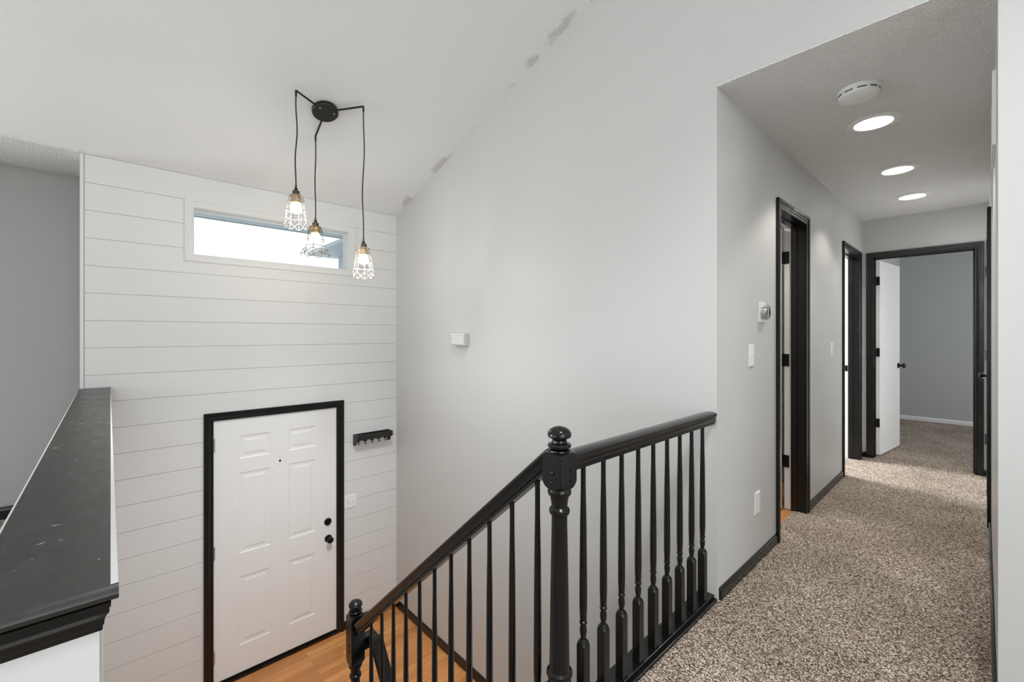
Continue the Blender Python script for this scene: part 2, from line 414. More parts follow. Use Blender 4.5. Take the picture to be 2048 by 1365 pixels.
# hall side walls and end wall
D1 = (3.032, 3.6075); D2 = (4.8435, 5.5395); DT = 2.0325
b = MB(); wall_holes(b, 'x', XH-.128, XH, YG+th, YE, -0.12, ZC, [(D1[0]-.014, D1[1]+.014, -.2, DT+.014), (D2[0]-.014, D2[1]+.014, -.2, DT+.014)])
st(b.build('wall_hall_left', M['grey']), 'grey hallway wall with two narrow open doorways', 'wall')
D4 = (4.26, 5.02); D5 = (5.175, 5.635)
b = MB(); wall_holes(b, 'x', XR, XR+.128, YG+th, YE, -0.12, ZC, [(D4[0]-.014, D4[1]+.014, -.2, DT+.014), (D5[0]-.014, D5[1]+.014, -.2, DT+.014)])
st(b.build('wall_hall_right', M['grey']), 'grey hallway wall seen edge on with closed doors', 'wall')
D3 = (-.7665, -.0605)
b = MB(); wall_holes(b, 'y', YE, YE+.115, -2.8, 3.1, -0.12, ZC, [(D3[0]-.014, D3[1]+.014, -.2, DT+.014)])
st(b.build('wall_hall_end', M['grey']), 'grey end wall of the hallway around the open bedroom doorway', 'wall')
# bedroom
b = MB(); b.box(-2.8, 3.1, 8.715, 8.83, -0.12, ZC)
st(b.build('wall_bedroom', M['bedroom']), 'blue-grey far wall of the bedroom beyond the doorway', 'wall')
b = MB(); b.box(-.98, -.865, YE+.115, 8.715, -0.12, ZC)
st(b.build('wall_bedroom_side', M['bedroom']), 'blue-grey side wall behind the open white bedroom door', 'wall')
b = MB(); wall_holes(b, 'x', 2.6, 2.72, YE+.115, 8.715, -.12, ZC, [(6.5, 8.1, 0.8, 2.05)])
st(b.build('wall_bedroom_window', M['bedroom']), 'bedroom wall with its daylight opening', 'wall')
b = MB(); baseboard(b, 'y', 8.715, -1, -.865, 2.6, 0.0, 0.062)
st(b.build('baseboard_bedroom', M['base_white']), 'white baseboard along the far bedroom wall', 'baseboard')
# bath and second room
b = MB(); b.box(-2.6, -.986, 4.23, 4.35, -.12, ZC)
st(b.build('wall_bath', M['tile']), 'dark grey tiled bathroom wall glimpsed behind the door hinge', 'wall')
b = MB(); b.box(-2.72, -2.6, YG+th, 4.35, -.12, ZC)
st(b.build('wall_bath_side', M['white']), 'white wall inside the bathroom', 'wall')
b = MB(); wall_holes(b, 'x', -3.4, -3.2, 4.35, YE, -.12, ZC, [(4.6, 5.5, 0.8, 2.05)])
st(b.build('wall_room_side', M['white']), 'white outer wall of the second room', 'wall')
# lower level
b = MB(); b.box(0.9, 1.0, -0.1, YG, -2.95, -.12); b.box(XS-.14, 0.9, -0.22, -0.10, -2.95, -0.12)
st(b.build('wall_lower', M['basement']), 'wall below the upper floor at the foot of the stairs', 'wall')
b = MB(); b.box(XH-.03, XH+.003, -0.0, YG, -0.36, 0.0); b.box(XH-.03, 0.9, -0.1, YG, -0.36, -0.30)
st(b.build('ceiling', M['basement']), 'edge of the upper floor above the lower stairs', 'ceiling')

# half wall between living room and stairs
b = MB(); b.box(XS-.005, -0.846, -.112, -.006, ZF, 0.845)
st(b.build('wall_half', M['white']), 'white half wall under the black ledge at the top of the stairs', 'wall')
root = empty('half_wall_cap', (-.846, -.06, 0.845))
b = MB()
pr = [(-.829, .889), (-.824, .892), (-.821, .899), (-.824, .906), (-.829, .910)]
b.sweep([[(x, (yn if x > -2 else yf), z) for x, z in [(XS+.001, .889)]+pr+[(XS+.001, .910)]] for yn, yf in ((-.140, -.123), (.0140, .0255))])
b.build('cap_board', M['ledge'], root, 30)
b = MB()
mp_ = [(0, .846), (.006, .846), (.007, .853), (.0075, .854), (.009, .855), (.010, .862), (.013, .868), (.017, .872), (.019, .875), (.019, .881), (.0215, .882), (.022, .889), (0, .889)]
def off(w, d):   # three-sided moulding under the cap: living side, end, stair side
    return [(XS+.002, -.112-d), (-.846+d, -.112-d), (-.846+d, -.006+d*.55), (XS+.002, -.006+d*.55)]
b.sweep([[(off(0, d)[i][0], off(0, d)[i][1], z) for d, z in mp_] for i in range(4)])
b.build('moulding', M['rail'], root, 30)
b = MB()
b.prism([(-.832, .0055, .9100), (-.832, .0138, .9100), (XS+.4, .0240, .9100), (XS+.4, .0232, .9100), (-1.9, .0128, .9100)], (0, 0, .0004))
b.prism([(-.832, -.1398, .9100), (-.832, -.1365, .9100), (XS+.2, -.1222, .9100), (XS+.2, -.1240, .9100)], (0, 0, .0004))
b.build('worn_edge', M['white'], root)['label'] = 'chipped white edge of the ledge'
tag(root, 'wide worn black ledge with moulding capping the white half wall', 'ledge')

# stairs
b = MB()
for i in range(6):
    z = -0.204*(i+1); x1 = XH-.03-.239*i
    b.box(x1-.239-.02, x1, -0.006, .985, z-.03 if i else z-.03, z); b.box(x1-.239, x1-.225, -0.006, .985, z-.204, z-.03)
b.box(XH-.045, XH-.03, -.006, .985, -.204, -.01)
st(b.build('floor', M['carpet']), 'carpeted steps of the short flight down to the entry', 'stairs')
b = MB()
for i in range(7):
    z = ZF-.2033*(i+1); x0 = -2.24+.25*i
    b.box(x0, x0+.27, 1.06, YG-.002, z-.03, z); b.box(x0-.0, x0+.012, 1.06, YG-.002, z, z+.2033)
st(b.build('floor', M['carpet']), 'carpeted steps of the lower flight below the landing', 'stairs')

# ------------------------------------------------------------------ casings, jambs, doors
n_trim = [0]
def trim(b, label, mat=None, cat='trim', smooth=None):
    n_trim[0] += 1
    return st(b.build('trim_%d' % n_trim[0], mat or M['trim'], smooth=smooth), label, cat)

def hinge(parent, plane, c, label=None, mat=None):
    """three-knuckle butt hinge; c = pin position; leaves lie in the plane given"""
    b = MB(); x, y, z = c
    for i in range(3): b.lathe([(.0065, -.045+.030*i+.001), (.0065, -.045+.030*(i+1)-.001)], (x, y, z), 10)
    b.lathe([(.004, .045), (.004, .049), (.001, .050)], (x, y, z), 10)
    if plane == 'y': b.box(x, x+.034, y-.001, y+.0015, z-.044, z+.044)
    else: b.box(x-.0015, x+.001, y, y+.034, z-.044, z+.044)
    return b.build('hinge', mat or M['black_metal'], parent, 40)
def knob(parent, axis, c, mat, name='knob'):
    b = MB()
    b.lathe([(.001, 0), (.031, 0), (.032, .003), (.028, .008), (.014, .011), (.0115, .028), (.016, .034), (.025, .041), (.0275, .050), (.026, .058), (.018, .064), (.001, .066)], c, 24, axis)
    return b.build(name, mat, parent, 35)

# front door --------------------------------------------------
b = MB(); casing(b, 'x', XS, 1, DY0, DY1, ZF, DZ1, prof=[(w*1.05, d) for w, d in CAS])
b.box(XS-.135, XS+.001, DY0-.012, DY0, ZF, DZ1); b.box(XS-.135, XS+.001, DY1, DY1+.012, ZF, DZ1); b.box(XS-.135, XS+.001, DY0-.012, DY1+.012, DZ1, DZ1+.012)
b.box(XS-.135, XS+.012, DY0, DY1, ZF, ZF+.022)
trim(b, 'black moulded casing and threshold around the white front door', smooth=30)
# panelled slab
def panel_door(name, xf, y0, y1, z0, z1, thick, cols, rows, mat):
    """six-panel slab facing +X with moulded raised panels"""
    b = MB(); bm = b.bm
    Y = sorted({y0, y1} | {v for c in cols for v in c}); Z = sorted({z0, z1} | {v for r in rows for v in r})
    V = {}
    def vv(x, y, z):
        k = (round(x, 5), round(y, 5), round(z, 5))
        if k not in V: V[k] = bm.verts.new((x, y, z))
        return V[k]
    for i in range(len(Y)-1):
        for j in range(len(Z)-1):
            a, c, d, e = Y[i], Y[i+1], Z[j], Z[j+1]
            if any(abs(q[0]-a) < 1e-6 and abs(q[1]-c) < 1e-6 for q in cols) and any(abs(q[0]-d) < 1e-6 and abs(q[1]-e) < 1e-6 for q in rows):
                loops = []
                for ins, dep in ((0, 0), (.006, .0040), (.020, .0052), (.026, .0052), (.044, .0016), (.047, .0014)):
                    loops.append([vv(xf-dep, a+ins, d+ins), vv(xf-dep, c-ins, d+ins), vv(xf-dep, c-ins, e-ins), vv(xf-dep, a+ins, e-ins)])
                for q in range(len(loops)-1):
                    for s in range(4): bm.faces.new([loops[q][s], loops[q][(s+1) % 4], loops[q+1][(s+1) % 4], loops[q+1][s]])
                bm.faces.new(loops[-1])
            else:
                bm.faces.new([vv(xf, a, d), vv(xf, c, d), vv(xf, c, e), vv(xf, a, e)])
    xb = xf-thick
    bm.faces.new([vv(xb, y0, z0), vv(xb, y0, z1), vv(xb, y1, z1), vv(xb, y1, z0)])
    for i in range(len(Y)-1):
        for z in (z0, z1): bm.faces.new([vv(xf, Y[i], z), vv(xf, Y[i+1], z), vv(xb, Y[i+1], z), vv(xb, Y[i], z)]) if False else None
    b.box(xb, xf-.010, y0, y1, z0, z1)
    for y in (y0, y1): bm.faces.new([bm.verts.new(p) for p in ((xf, y, z0), (xf, y, z1), (xb, y, z1), (xb, y, z0))])
    for z in (z0, z1): bm.faces.new([bm.verts.new(p) for p in ((xf, y0, z), (xf, y1, z), (xb, y1, z), (xb, y0, z))])
    return b.build(name, mat)
xd = XS-.004
door = panel_door('door_1', xd, DY0+.003, DY1-.003, ZF+.026, DZ1-.003, .044, [(.770, .989), (1.128, 1.345)], [(-1.175, -.640), (-.456, .175), (.287, .465)], M['door_white'])
st(door, 'white six-panel front door with black hardware', 'door')
for z in (.42, -.40, -1.19):
    b = MB()
    for i in range(3): b.lathe([(.006, -.05+.0333*i+.001), (.006, -.05+.0333*(i+1)-.001)], (XS+.003, DY0+.002, z), 10)
    b.box(XS-.006, XS-.0025, DY0+.002, DY0+.012, z-.05, z+.05)
    b.build('hinge', M['steel'], door, 40)
knob(door, 'x', (xd, 1.452, -.551), M['black_metal'])
b = MB(); b.lathe([(.001, 0), (.031, 0), (.032, .006), (.027, .012), (.018, .014), (.001, .014)], (xd, 1.448, -.401), 24, 'x')
b.box(xd+.012, xd+.030, 1.444, 1.452, -.416, -.386)
b.build('deadbolt', M['black_metal'], door, 35)
b = MB(); b.lathe([(.001, 0), (.0085, 0), (.0085, .003), (.005, .004), (.001, .002)], (xd, 1.060, .216), 16, 'x'); b.build('peephole', M['black_metal'], door, 35)
for z in (.250, .183):
    b = MB(); b.lathe([(.0005, 0), (.004, 0), (.003, .0012), (.0005, .0014)], (xd, 1.060, z), 12, 'x'); b.build('nail_hole', M['steel'], door, 35)
b = MB(); b.box(xd-.002, xd+.004, DY0+.006, DY1-.006, ZF+.026, ZF+.040); b.build('door_sweep', M['black_metal'], door)

# transom window ----------------------------------------------
FLAT = [(0, 0), (0, .010), (.003, .012), (.012, .012), (.014, .010), (.052, .010), (.054, .013), (.066, .013), (.068, .011), (.068, 0)]
b = MB(); casing(b, 'x', XS, 1, WY0, WY1, WZ0, WZ1, sill=True, prof=[(w*.78, d) for w, d in FLAT])
win = b.build('window_1', M['white']); st(win, 'long narrow transom window with white casing above the front door', 'window')
b = MB()
t = .003
wall_holes(b, 'x', XS-.085, XS+.001, WY0-.001, WY1+.001, WZ0-.001, WZ1+.001, [(WY0+t, WY1-t, WZ0+t, WZ1-t)])
b.build('reveal', M['white'], win)
b = MB()
wall_holes(b, 'x', XS-.080, XS-.060, WY0+t, WY1-t, WZ0+t, WZ1-t, [(WY0+t+.004, WY1-t-.003, WZ0+t+.004, WZ1-t-.003)])
b.build('sash', M['white'], win)
b = MB(); b.box(XS-.073, XS-.067, WY0+t+.001, WY1-t-.001, WZ0+t+.001, WZ1-t-.001); b.build('pane', M['glass'], win)

# doorways off the hall ---------------------------------------
def doorway(plane, face, nrm, depth, a0, a1, zt, label, both=True, stop=.085):
    """black casing on the hall side, black jamb with stop"""
    b = MB(); casing(b, plane, face, nrm, a0, a1, 0.0, zt)
    if plane == 'x': bx = lambda d0, d1, u0, u1, z0, z1: b.box(face-nrm*d0, face-nrm*d1, u0, u1, z0, z1)
    else: bx = lambda d0, d1, u0, u1, z0, z1: b.box(u0, u1, face-nrm*d0, face-nrm*d1, z0, z1)
    bx(-.001, stop, a0-.013, a0, 0, zt); bx(-.001, stop, a1, a1+.013, 0, zt); bx(-.001, stop, a0-.013, a1+.013, zt, zt+.013)
    s0 = stop-.036
    bx(s0, stop, a0, a0+.010, 0, zt); bx(s0, stop, a1-.010, a1, 0, zt); bx(s0, stop, a0, a1, zt-.010, zt)
    tr = trim(b, label, smooth=30)
    b = MB()
    bx(stop, depth+.0008, a0-.013, a0, 0, zt); bx(stop, depth+.0008, a1, a1+.013, 0, zt); bx(stop, depth+.0008, a0-.013, a1+.013, zt, zt+.013)
    b.build('white_jamb', M['door_white'], tr)['label'] = 'white rear half of the door jamb'
    return tr
doorway('x', XH, 1, .128, D1[0], D1[1], DT, 'black moulded frame of the first hallway doorway, beside the thermostat')
t2 = doorway('x', XH, 1, .128, D2[0], D2[1], DT, 'black moulded frame of the second hallway doorway, next to the hall corner')
doorway('y', YE, -1, .115, D3[0], D3[1], DT, 'black moulded frame of the wide bedroom doorway at the hall end', stop=.075)
doorway('x', XR, -1, .128, D4[0], D4[1], DT, 'black door frame seen edge on along the right-hand hall wall', stop=.020)
doorway('x', XR, -1, .128, D5[0], D5[1], DT, 'black narrow closet frame seen edge on by the end wall', stop=.128-.001)
b = MB(); b.box(XH-.1105, XH-.0905, D2[1]-.0018, D2[1]+.001, .885, .945); b.box(XH-.108, XH-.094, D2[1]-.0025, D2[1], .902, .928)
b.build('strike_plate', M['black_metal'], t2)['label'] = 'black strike plate'

# bathroom door, opened at right angles
dr = empty('door_2', (-1.001, 3.604, 0))
def swing(b, name, mat, parent, deg, smooth=None, bevel=0):   # built closed: leaf along -Y from the pin, then swung into the room
    bmesh.ops.transform(b.bm, matrix=Matrix.Translation(parent.location) @ Matrix.Rotation(-radians(deg), 4, 'Z'), verts=b.bm.verts[:])
    return b.build(name, mat, parent, smooth, bevel)
b = MB(); b.box(.006, .041, -.577, -.005, .012, 2.024); swing(b, 'door_leaf', M['door_white'], dr, 70, bevel=.002)
for z in (1.815, 1.075, .345):
    b = MB()
    for i in range(3): b.lathe([(.0075, -.045+.030*i+.001), (.0075, -.045+.030*(i+1)-.001)], (-1.001, 3.604, z), 10)
    b.box(-1.001, -.955, 3.6035, 3.6085, z-.044, z+.044)
    b.build('hinge', M['black_metal'], dr, 40)['label'] = 'black hinge'
st(dr, 'white door swung open inside the first hallway doorway', 'door')

# bedroom door, swung into the bedroom
dr = empty('door_3', (-.7625, YE+.121, 0)); ang = radians(90-83)
def leaf(mb):   # local: hinge pin at the origin, leaf along +Y
    return mb
rotm = Matrix.Rotation(-ang, 4, 'Z')
def build_rot(b, name, mat, parent, smooth=None, bevel=0):
    bmesh.ops.transform(b.bm, matrix=Matrix.Translation(parent.location) @ rotm, verts=b.bm.verts[:])
    return b.build(name, mat, parent, smooth, bevel)
b = MB(); b.box(-.006, .030, .006, .700, .014, 2.022); build_rot(b, 'door_leaf', M['door_white'], dr, bevel=.002)
for z in (1.812, 1.075, .345):
    b = MB()
    for i in range(3): b.lathe([(.007, -.045+.030*i+.001), (.007, -.045+.030*(i+1)-.001)], (-.001, .000, z), 10)
    b.box(-.003, .028, .0045, .0075, z-.044, z+.044); b.box(-.004, .026, -.0075, -.0045, z-.044, z+.044)
    build_rot(b, 'hinge', M['black_metal'], dr, 40)['label'] = 'black hinge'
b = MB(); b.lathe([(.001, 0), (.031, 0), (.032, .003), (.028, .008), (.014, .011), (.0115, .028), (.016, .034), (.025, .041), (.0275, .050), (.026, .058), (.018, .064), (.001, .066)], (.030, .640, .915), 24, 'x')
build_rot(b, 'knob', M['black_metal'], dr, 35)
b = MB(); b.lathe([(.001, 0), (.031, 0), (.032, .003), (.028, .008), (.014, .011), (.0115, .028), (.016, .034), (.025, .041), (.0275, .050), (.026, .058), (.018, .064), (.001, .066)], (-.006, .640, .915), 24, '-x')
build_rot(b, 'knob', M['black_metal'], dr, 35)
st(dr, 'plain white bedroom door swung open at the hall end', 'door')

# right wall doors
b = MB(); b.box(XR+.022, XR+.057, D4[0]+.003, D4[1]-.003, .012, DT-.003)
dr = b.build('door_4', M['door_white'], bevel=.002); st(dr, 'closed white door seen edge on in the right-hand hall wall', 'door')
b = MB(); b.box(XR+.001, XR+.036, D5[0]+.003, D5[1]-.003, .012, DT-.003)
dr = b.build('door_5', M['door_white'], bevel=.002); st(dr, 'narrow closed white closet door with black knob by the hall end', 'door')
knob(dr, '-x', (XR+.001, 5.235, .925), M['black_metal'])
for z in (1.812, 1.075, .345):
    b = MB()
    for i in range(3): b.lathe([(.007, -.045+.030*i+.001), (.007, -.045+.030*(i+1)-.001)], (XR-.020, D5[1]-.002, z), 10)
    b.box(XR-.018, XR+.0015, D5[1]-.010, D5[1]-.004, z-.044, z+.044)
    b.build('hinge', M['black_metal'], dr, 40)['label'] = 'black hinge'

# baseboards of the hall and landing
b = MB()
W = .0575
baseboard(b, 'x', XH, 1, YG+.022, D1[0]-W, 0); baseboard(b, 'x', XH, 1, D1[1]+W, D2[0]-W, 0); baseboard(b, 'x', XH, 1, D2[1]+W, YE, 0)
st(b.build('baseboard_hall_left', M['trim']), 'black baseboard along the hallway wall with the doorways', 'baseboard')
b = MB()
baseboard(b, 'x', XR, -1, YG+.004, D4[0]-W, 0); baseboard(b, 'x', XR, -1, D4[1]+W, D5[0]-W, 0); baseboard(b, 'x', XR, -1, D5[1]+W, YE, 0)
st(b.build('baseboard_hall_right', M['trim']), 'black baseboard along the hallway wall seen edge on', 'baseboard')
b = MB(); baseboard(b, 'y', YE, -1, XH+.012, D3[0]-W, 0); baseboard(b, 'y', YE, -1, D3[1]+W, XR-.012, 0)
st(b.build('baseboard_hall_end', M['trim']), 'short black baseboards either side of the bedroom doorway', 'baseboard')
b = MB(); baseboard(b, 'y', YG, -1, XS, -2.24, ZF, .075)
st(b.build('baseboard_stair', M['trim']), 'black baseboard below the grey stair wall on the landing', 'baseboard')
b = MB(); baseboard(b, 'x', XS, 1, -.006, DY0-.0605, ZF, .075); baseboard(b, 'x', XS, 1, DY1+.0605, YG-.012, ZF, .075)
st(b.build('baseboard_entry', M['trim']), 'black baseboard on the boarded wall beside the front door', 'baseboard')

# ------------------------------------------------------------------ railings
XB = -.888; YN = 1.0227; ZP = .028
def newel(mb, x, y, zb, zt, blk0, blk1, w, zlow):
    """turned post: mushroom finial, square block blk0..blk1 with rounded shoulders, turned shaft, square foot up to zlow"""
    h = w/2
    mb.lathe([(h*.92, blk1-.004), (h*.88, blk1+.003), (h*.62, blk1+.006), (h*.90, blk1+.010), (h*.96, blk1+.016), (h*.88, blk1+.022), (h*.62, blk1+.025), (h*.58, blk1+.032), (h*.66, blk1+.038), (h*.90, blk1+.041), (h*.97, blk1+.047), (h*.93, blk1+.056), (h*.78, blk1+.064), (h*.5, blk1+.0705), (h*.2, blk1+.0735), (.001, blk1+.074)], (x, y, 0), 28)
    def sq(z, s, r):   # square ring with corners cut by r
        p = []
        for sx, sy in ((1, 1), (-1, 1), (-1, -1), (1, -1)):
            c1, c2 = (x+sx*s, y+sy*(s-r)), (x+sx*(s-r), y+sy*s)
            if sx*sy < 0: c1, c2 = c2, c1
            p += [(c1[0], c1[1], z), (c2[0], c2[1], z)]
        return p
    mb.sweep([sq(blk0-.014, h*.90, h*.62), sq(blk0-.006, h*.99, h*.34), sq(blk0+.008, h, .002), sq(blk1-.012, h, .002), sq(blk1-.004, h*.985, h*.34), sq(blk1, h*.86, h*.60)])
    mb.lathe([(h*.80, blk0-.010), (h*.92, blk0-.017), (h*.96, blk0-.025), (h*.90, blk0-.033), (h*.76, blk0-.038), (h*.70, blk0-.050), (h*.64, blk0-.066), (h*.66, blk0-.071), (h*.80, blk0-.076), (h*.84, blk0-.083), (h*.79, blk0-.091), (h*.64, blk0-.096), (h*.63, blk0-.115), (h*.72, (blk0+zlow)/2), (h*.80, zlow+.062), (h*.84, zlow+.050), (h*1.02, zlow+.044), (h*1.05, zlow+.036), (h*.95, zlow+.028), (h*.9, zlow+.012), (h*.9, zlow-.004)], (x, y, 0), 28)
    mb.sweep([sq(zb, h, .002), sq(zlow-.012, h, .002), sq(zlow-.003, h*.985, h*.34), sq(zlow, h*.86, h*.6)])
def bolts(parent, x, y, zs, axis, mat):
    for z in zs:
        b = MB(); b.lathe([(.001, 0), (.0062, 0), (.0062, .002), (.0045, .0045), (.001, .0055)], (x, y, z), 12, axis); b.build('bolt_cap', mat, parent, 40)
RP = [(-.020, 0), (-.020, .010), (-.026, .014), (-.026, .018), (-.023, .022), (-.024, .032), (-.031, .044), (-.030, .050), (-.024, .054), (-.008, .0565), (.008, .0565), (.024, .054), (.030, .050), (.031, .044), (.024, .032), (.023, .022), (.026, .018), (.026, .014), (.020, .010), (.020, 0)]
def baluster(mb, x, y, zb, ztop, sq_h, blk=.031, slope=0.0):
    h = blk/2
    def s4(z, s, r):
        p = []
        for sx, sy in ((1, 1), (-1, 1), (-1, -1), (1, -1)):
            c1, c2 = (x+sx*s, y+sy*(s-r)), (x+sx*(s-r), y+sy*s)
            if sx*sy < 0: c1, c2 = c2, c1
            p += [(c1[0], c1[1], z), (c2[0], c2[1], z)]
        return p
    z = zb+sq_h
    low = s4(zb, h, .001)
    if slope: low = [(px, py, pz+slope*(px-x)) for px, py, pz in low]
    mb.sweep([low, s4(z-.020, h, .001), s4(z-.010, h*.97, h*.34), s4(z, h*.62, h*.45)])
    mb.lathe([(.0085, z-.004), (.0080, z+.004), (.0100, z+.012), (.0118, z+.026), (.0112, z+.036), (.0085, z+.044), (.0085, z+.047), (.0120, z+.049), (.0128, z+.053), (.0120, z+.057), (.0095, z+.059), (.0112, z+.064), (.0128, z+.11), (.0126, z+.20), (.0108, z+(ztop-z)*.66), (.0086, z+(ztop-z)*.85), (.0082, ztop)], (x, y, 0), 16)

# level guard rail beside the hall
rail = empty('guard_railing', (XB, YN, 0))
b = MB(); newel(b, XB, YN, -.33, .981, .803, .9045, .0765, .185)
np_ = b.build('newel_post', M['rail'], rail, 32)
bolts(np_, XB+.004, YN-.0383, (.842, .813), '-y', M['rail'])
bolts(np_, XB+.0383, YN+.012, (.849, .818), 'x', M['rail'])
b = MB(); b.sweep([[(XB+u, y, .836+v) for u, v in RP] for y in (YN+.032, YG-.0005)])
b.build('handrail', M['rail'], rail, 30)
b = MB(); b.box(XB-.052, XB+.020, YN, YG-.001, -.002, ZP); b.box(XB+.020, XB+.033, YN-.04, YG-.001, -.002, .014)
b.build('shoe_rail', M['rail'], rail, bevel=.002)
b = MB(); baluster(b, XB, 0, ZP-.002, .840, .245)
bm0 = b.build('baluster', M['rail'], rail, 32); bm0.location = (0, 0, 0)
# (mesh already relative to the root: y = 0 in world, so shift to its place)
YB = [1.284, 1.411, 1.529, 1.657, 1.7846, 1.906, 2.0375, 2.161, 2.2815]
YB = [abs(XB)*(1.284+.12468*i) for i in range(9)]
for i, y in enumerate(YB):
    o = bm0 if i == 0 else bm0.copy()
    if i: COL.objects.link(o); o.parent = rail
    o.location = (0, y, 0)
tag(rail, 'level black guard railing with nine turned balusters at the hall edge', 'railing')

# raking stair rail down to the landing newel
RS = .865
XL = -2.385
rail = empty('stair_railing', (XL, YN, ZF))
b = MB(); newel(b, XL, YN, ZF, -.221, -.555, -.295, .0765, ZF+.36)
np_ = b.build('newel_post', M['rail'], rail, 32)
bolts(np_, XL+.004, YN-.0383, (-.455, -.487), '-y', M['rail'])
def zr(x): return .782+RS*(x+.984)           # underside of the raking rail
b = MB(); k = 1.30
b.sweep([[(x, YN+u, zr(x)+v*k) for u, v in RP] for x in (XL+.030, XB-.0395)])
b.build('handrail', M['rail'], rail, 30)
b = MB()
b.prism([(XL, YN-.022, zr(XL)-1.00), (XB-.0395, YN-.022, zr(XB-.0395)-1.00), (XB-.0395, YN-.022, zr(XB-.0395)-1.30), (XL, YN-.022, max(zr(XL)-1.30, ZF+.002))], (0, .044, 0))
b.build('stringer', M['rail'], rail)
b = MB(); x0 = -.981; z0 = zr(x0)
baluster(b, x0, YN, z0-1.0, z0+.006, .285, slope=RS)
b0 = b.build('baluster', M['rail'], rail, 32)
for i in range(11):
    dx = -.1206*i
    o = b0 if i == 0 else b0.copy()
    if i: COL.objects.link(o); o.parent = rail
    o.location = (dx, 0, RS*dx)
tag(rail, 'sloping black stair railing running down to the landing newel post', 'railing')

# rail of the lower flight, joined behind the landing newel
root = empty('lower_handrail', (XL, 1.10, ZF))
b = MB(); x0, x1 = -2.325, -1.30; s2 = 1.25; z0 = -.432
b.prism([(x0, 1.085, z0), (x0, 1.085, z0-.055), (x1, 1.085, z0-.055-s2*(x1-x0)), (x1, 1.085, z0-s2*(x1-x0))], (0, .066, 0))
b.build('rail_board', M['rail'], root, bevel=.003)
b = MB(); b.box(XL+.02, x0+.01, 1.095, 1.135, z0-.075, z0-.005); b.box(XL-.02, XL+.03, YN+.0395, 1.135, z0-.075, z0-.005)
b.build('bracket', M['rail'], root, bevel=.002)
b = MB(); b.prism([(-1.36, 1.10, z0-.06-s2*(.965)), (-1.32, 1.10, z0-.06-s2*(1.005)), (-1.32, 1.10, -2.85), (-1.36, 1.10, -2.85)], (0, .04, 0)); b.build('post', M['rail'], root)
tag(root, 'short black handrail descending behind the landing newel post', 'handrail')

# ------------------------------------------------------------------ pendant
CX, CY = -2.996, 1.076; CZ = zslope(CX)
root = empty('pendant_light', (CX, CY, CZ))
nrm = Vector((SL, 0, -1)).normalized()           # points down out of the ceiling
ex = Vector((1, 0, SL)).normalized(); ey = Vector((0, 1, 0))
def disc(mb, c, prof, seg=32):
    rings = []
    for r, h in prof: rings.append([Vector(c)+nrm*h+ex*(max(r, .0004)*cos(2*pi*i/seg))+ey*(max(r, .0004)*sin(2*pi*i/seg)) for i in range(seg)])
    mb.sweep(rings)
b = MB(); disc(b, (CX, CY, CZ), [(.001, -.002), (.080, -.002), (.082, .003), (.082, .024), (.079, .028), (.001, .029)])
b.build('canopy', M['canopy'], root, 35)
for sx, sy in ((.03, -.045), (.02, .05)):
    b = MB(); c = Vector((CX, CY, CZ))+ex*sx+ey*sy; disc(b, c, [(.001, .028), (.006, .028), (.005, .032), (.001, .033)], 12); b.build('screw', M['steel'], root, 40)
ARMS = [((-2.890, .863, 2.767), 2.178, .0), ((-3.205, 1.086, 2.660), 2.079, 1.0), ((-2.828, 1.267, 2.788), 1.900, .0)]
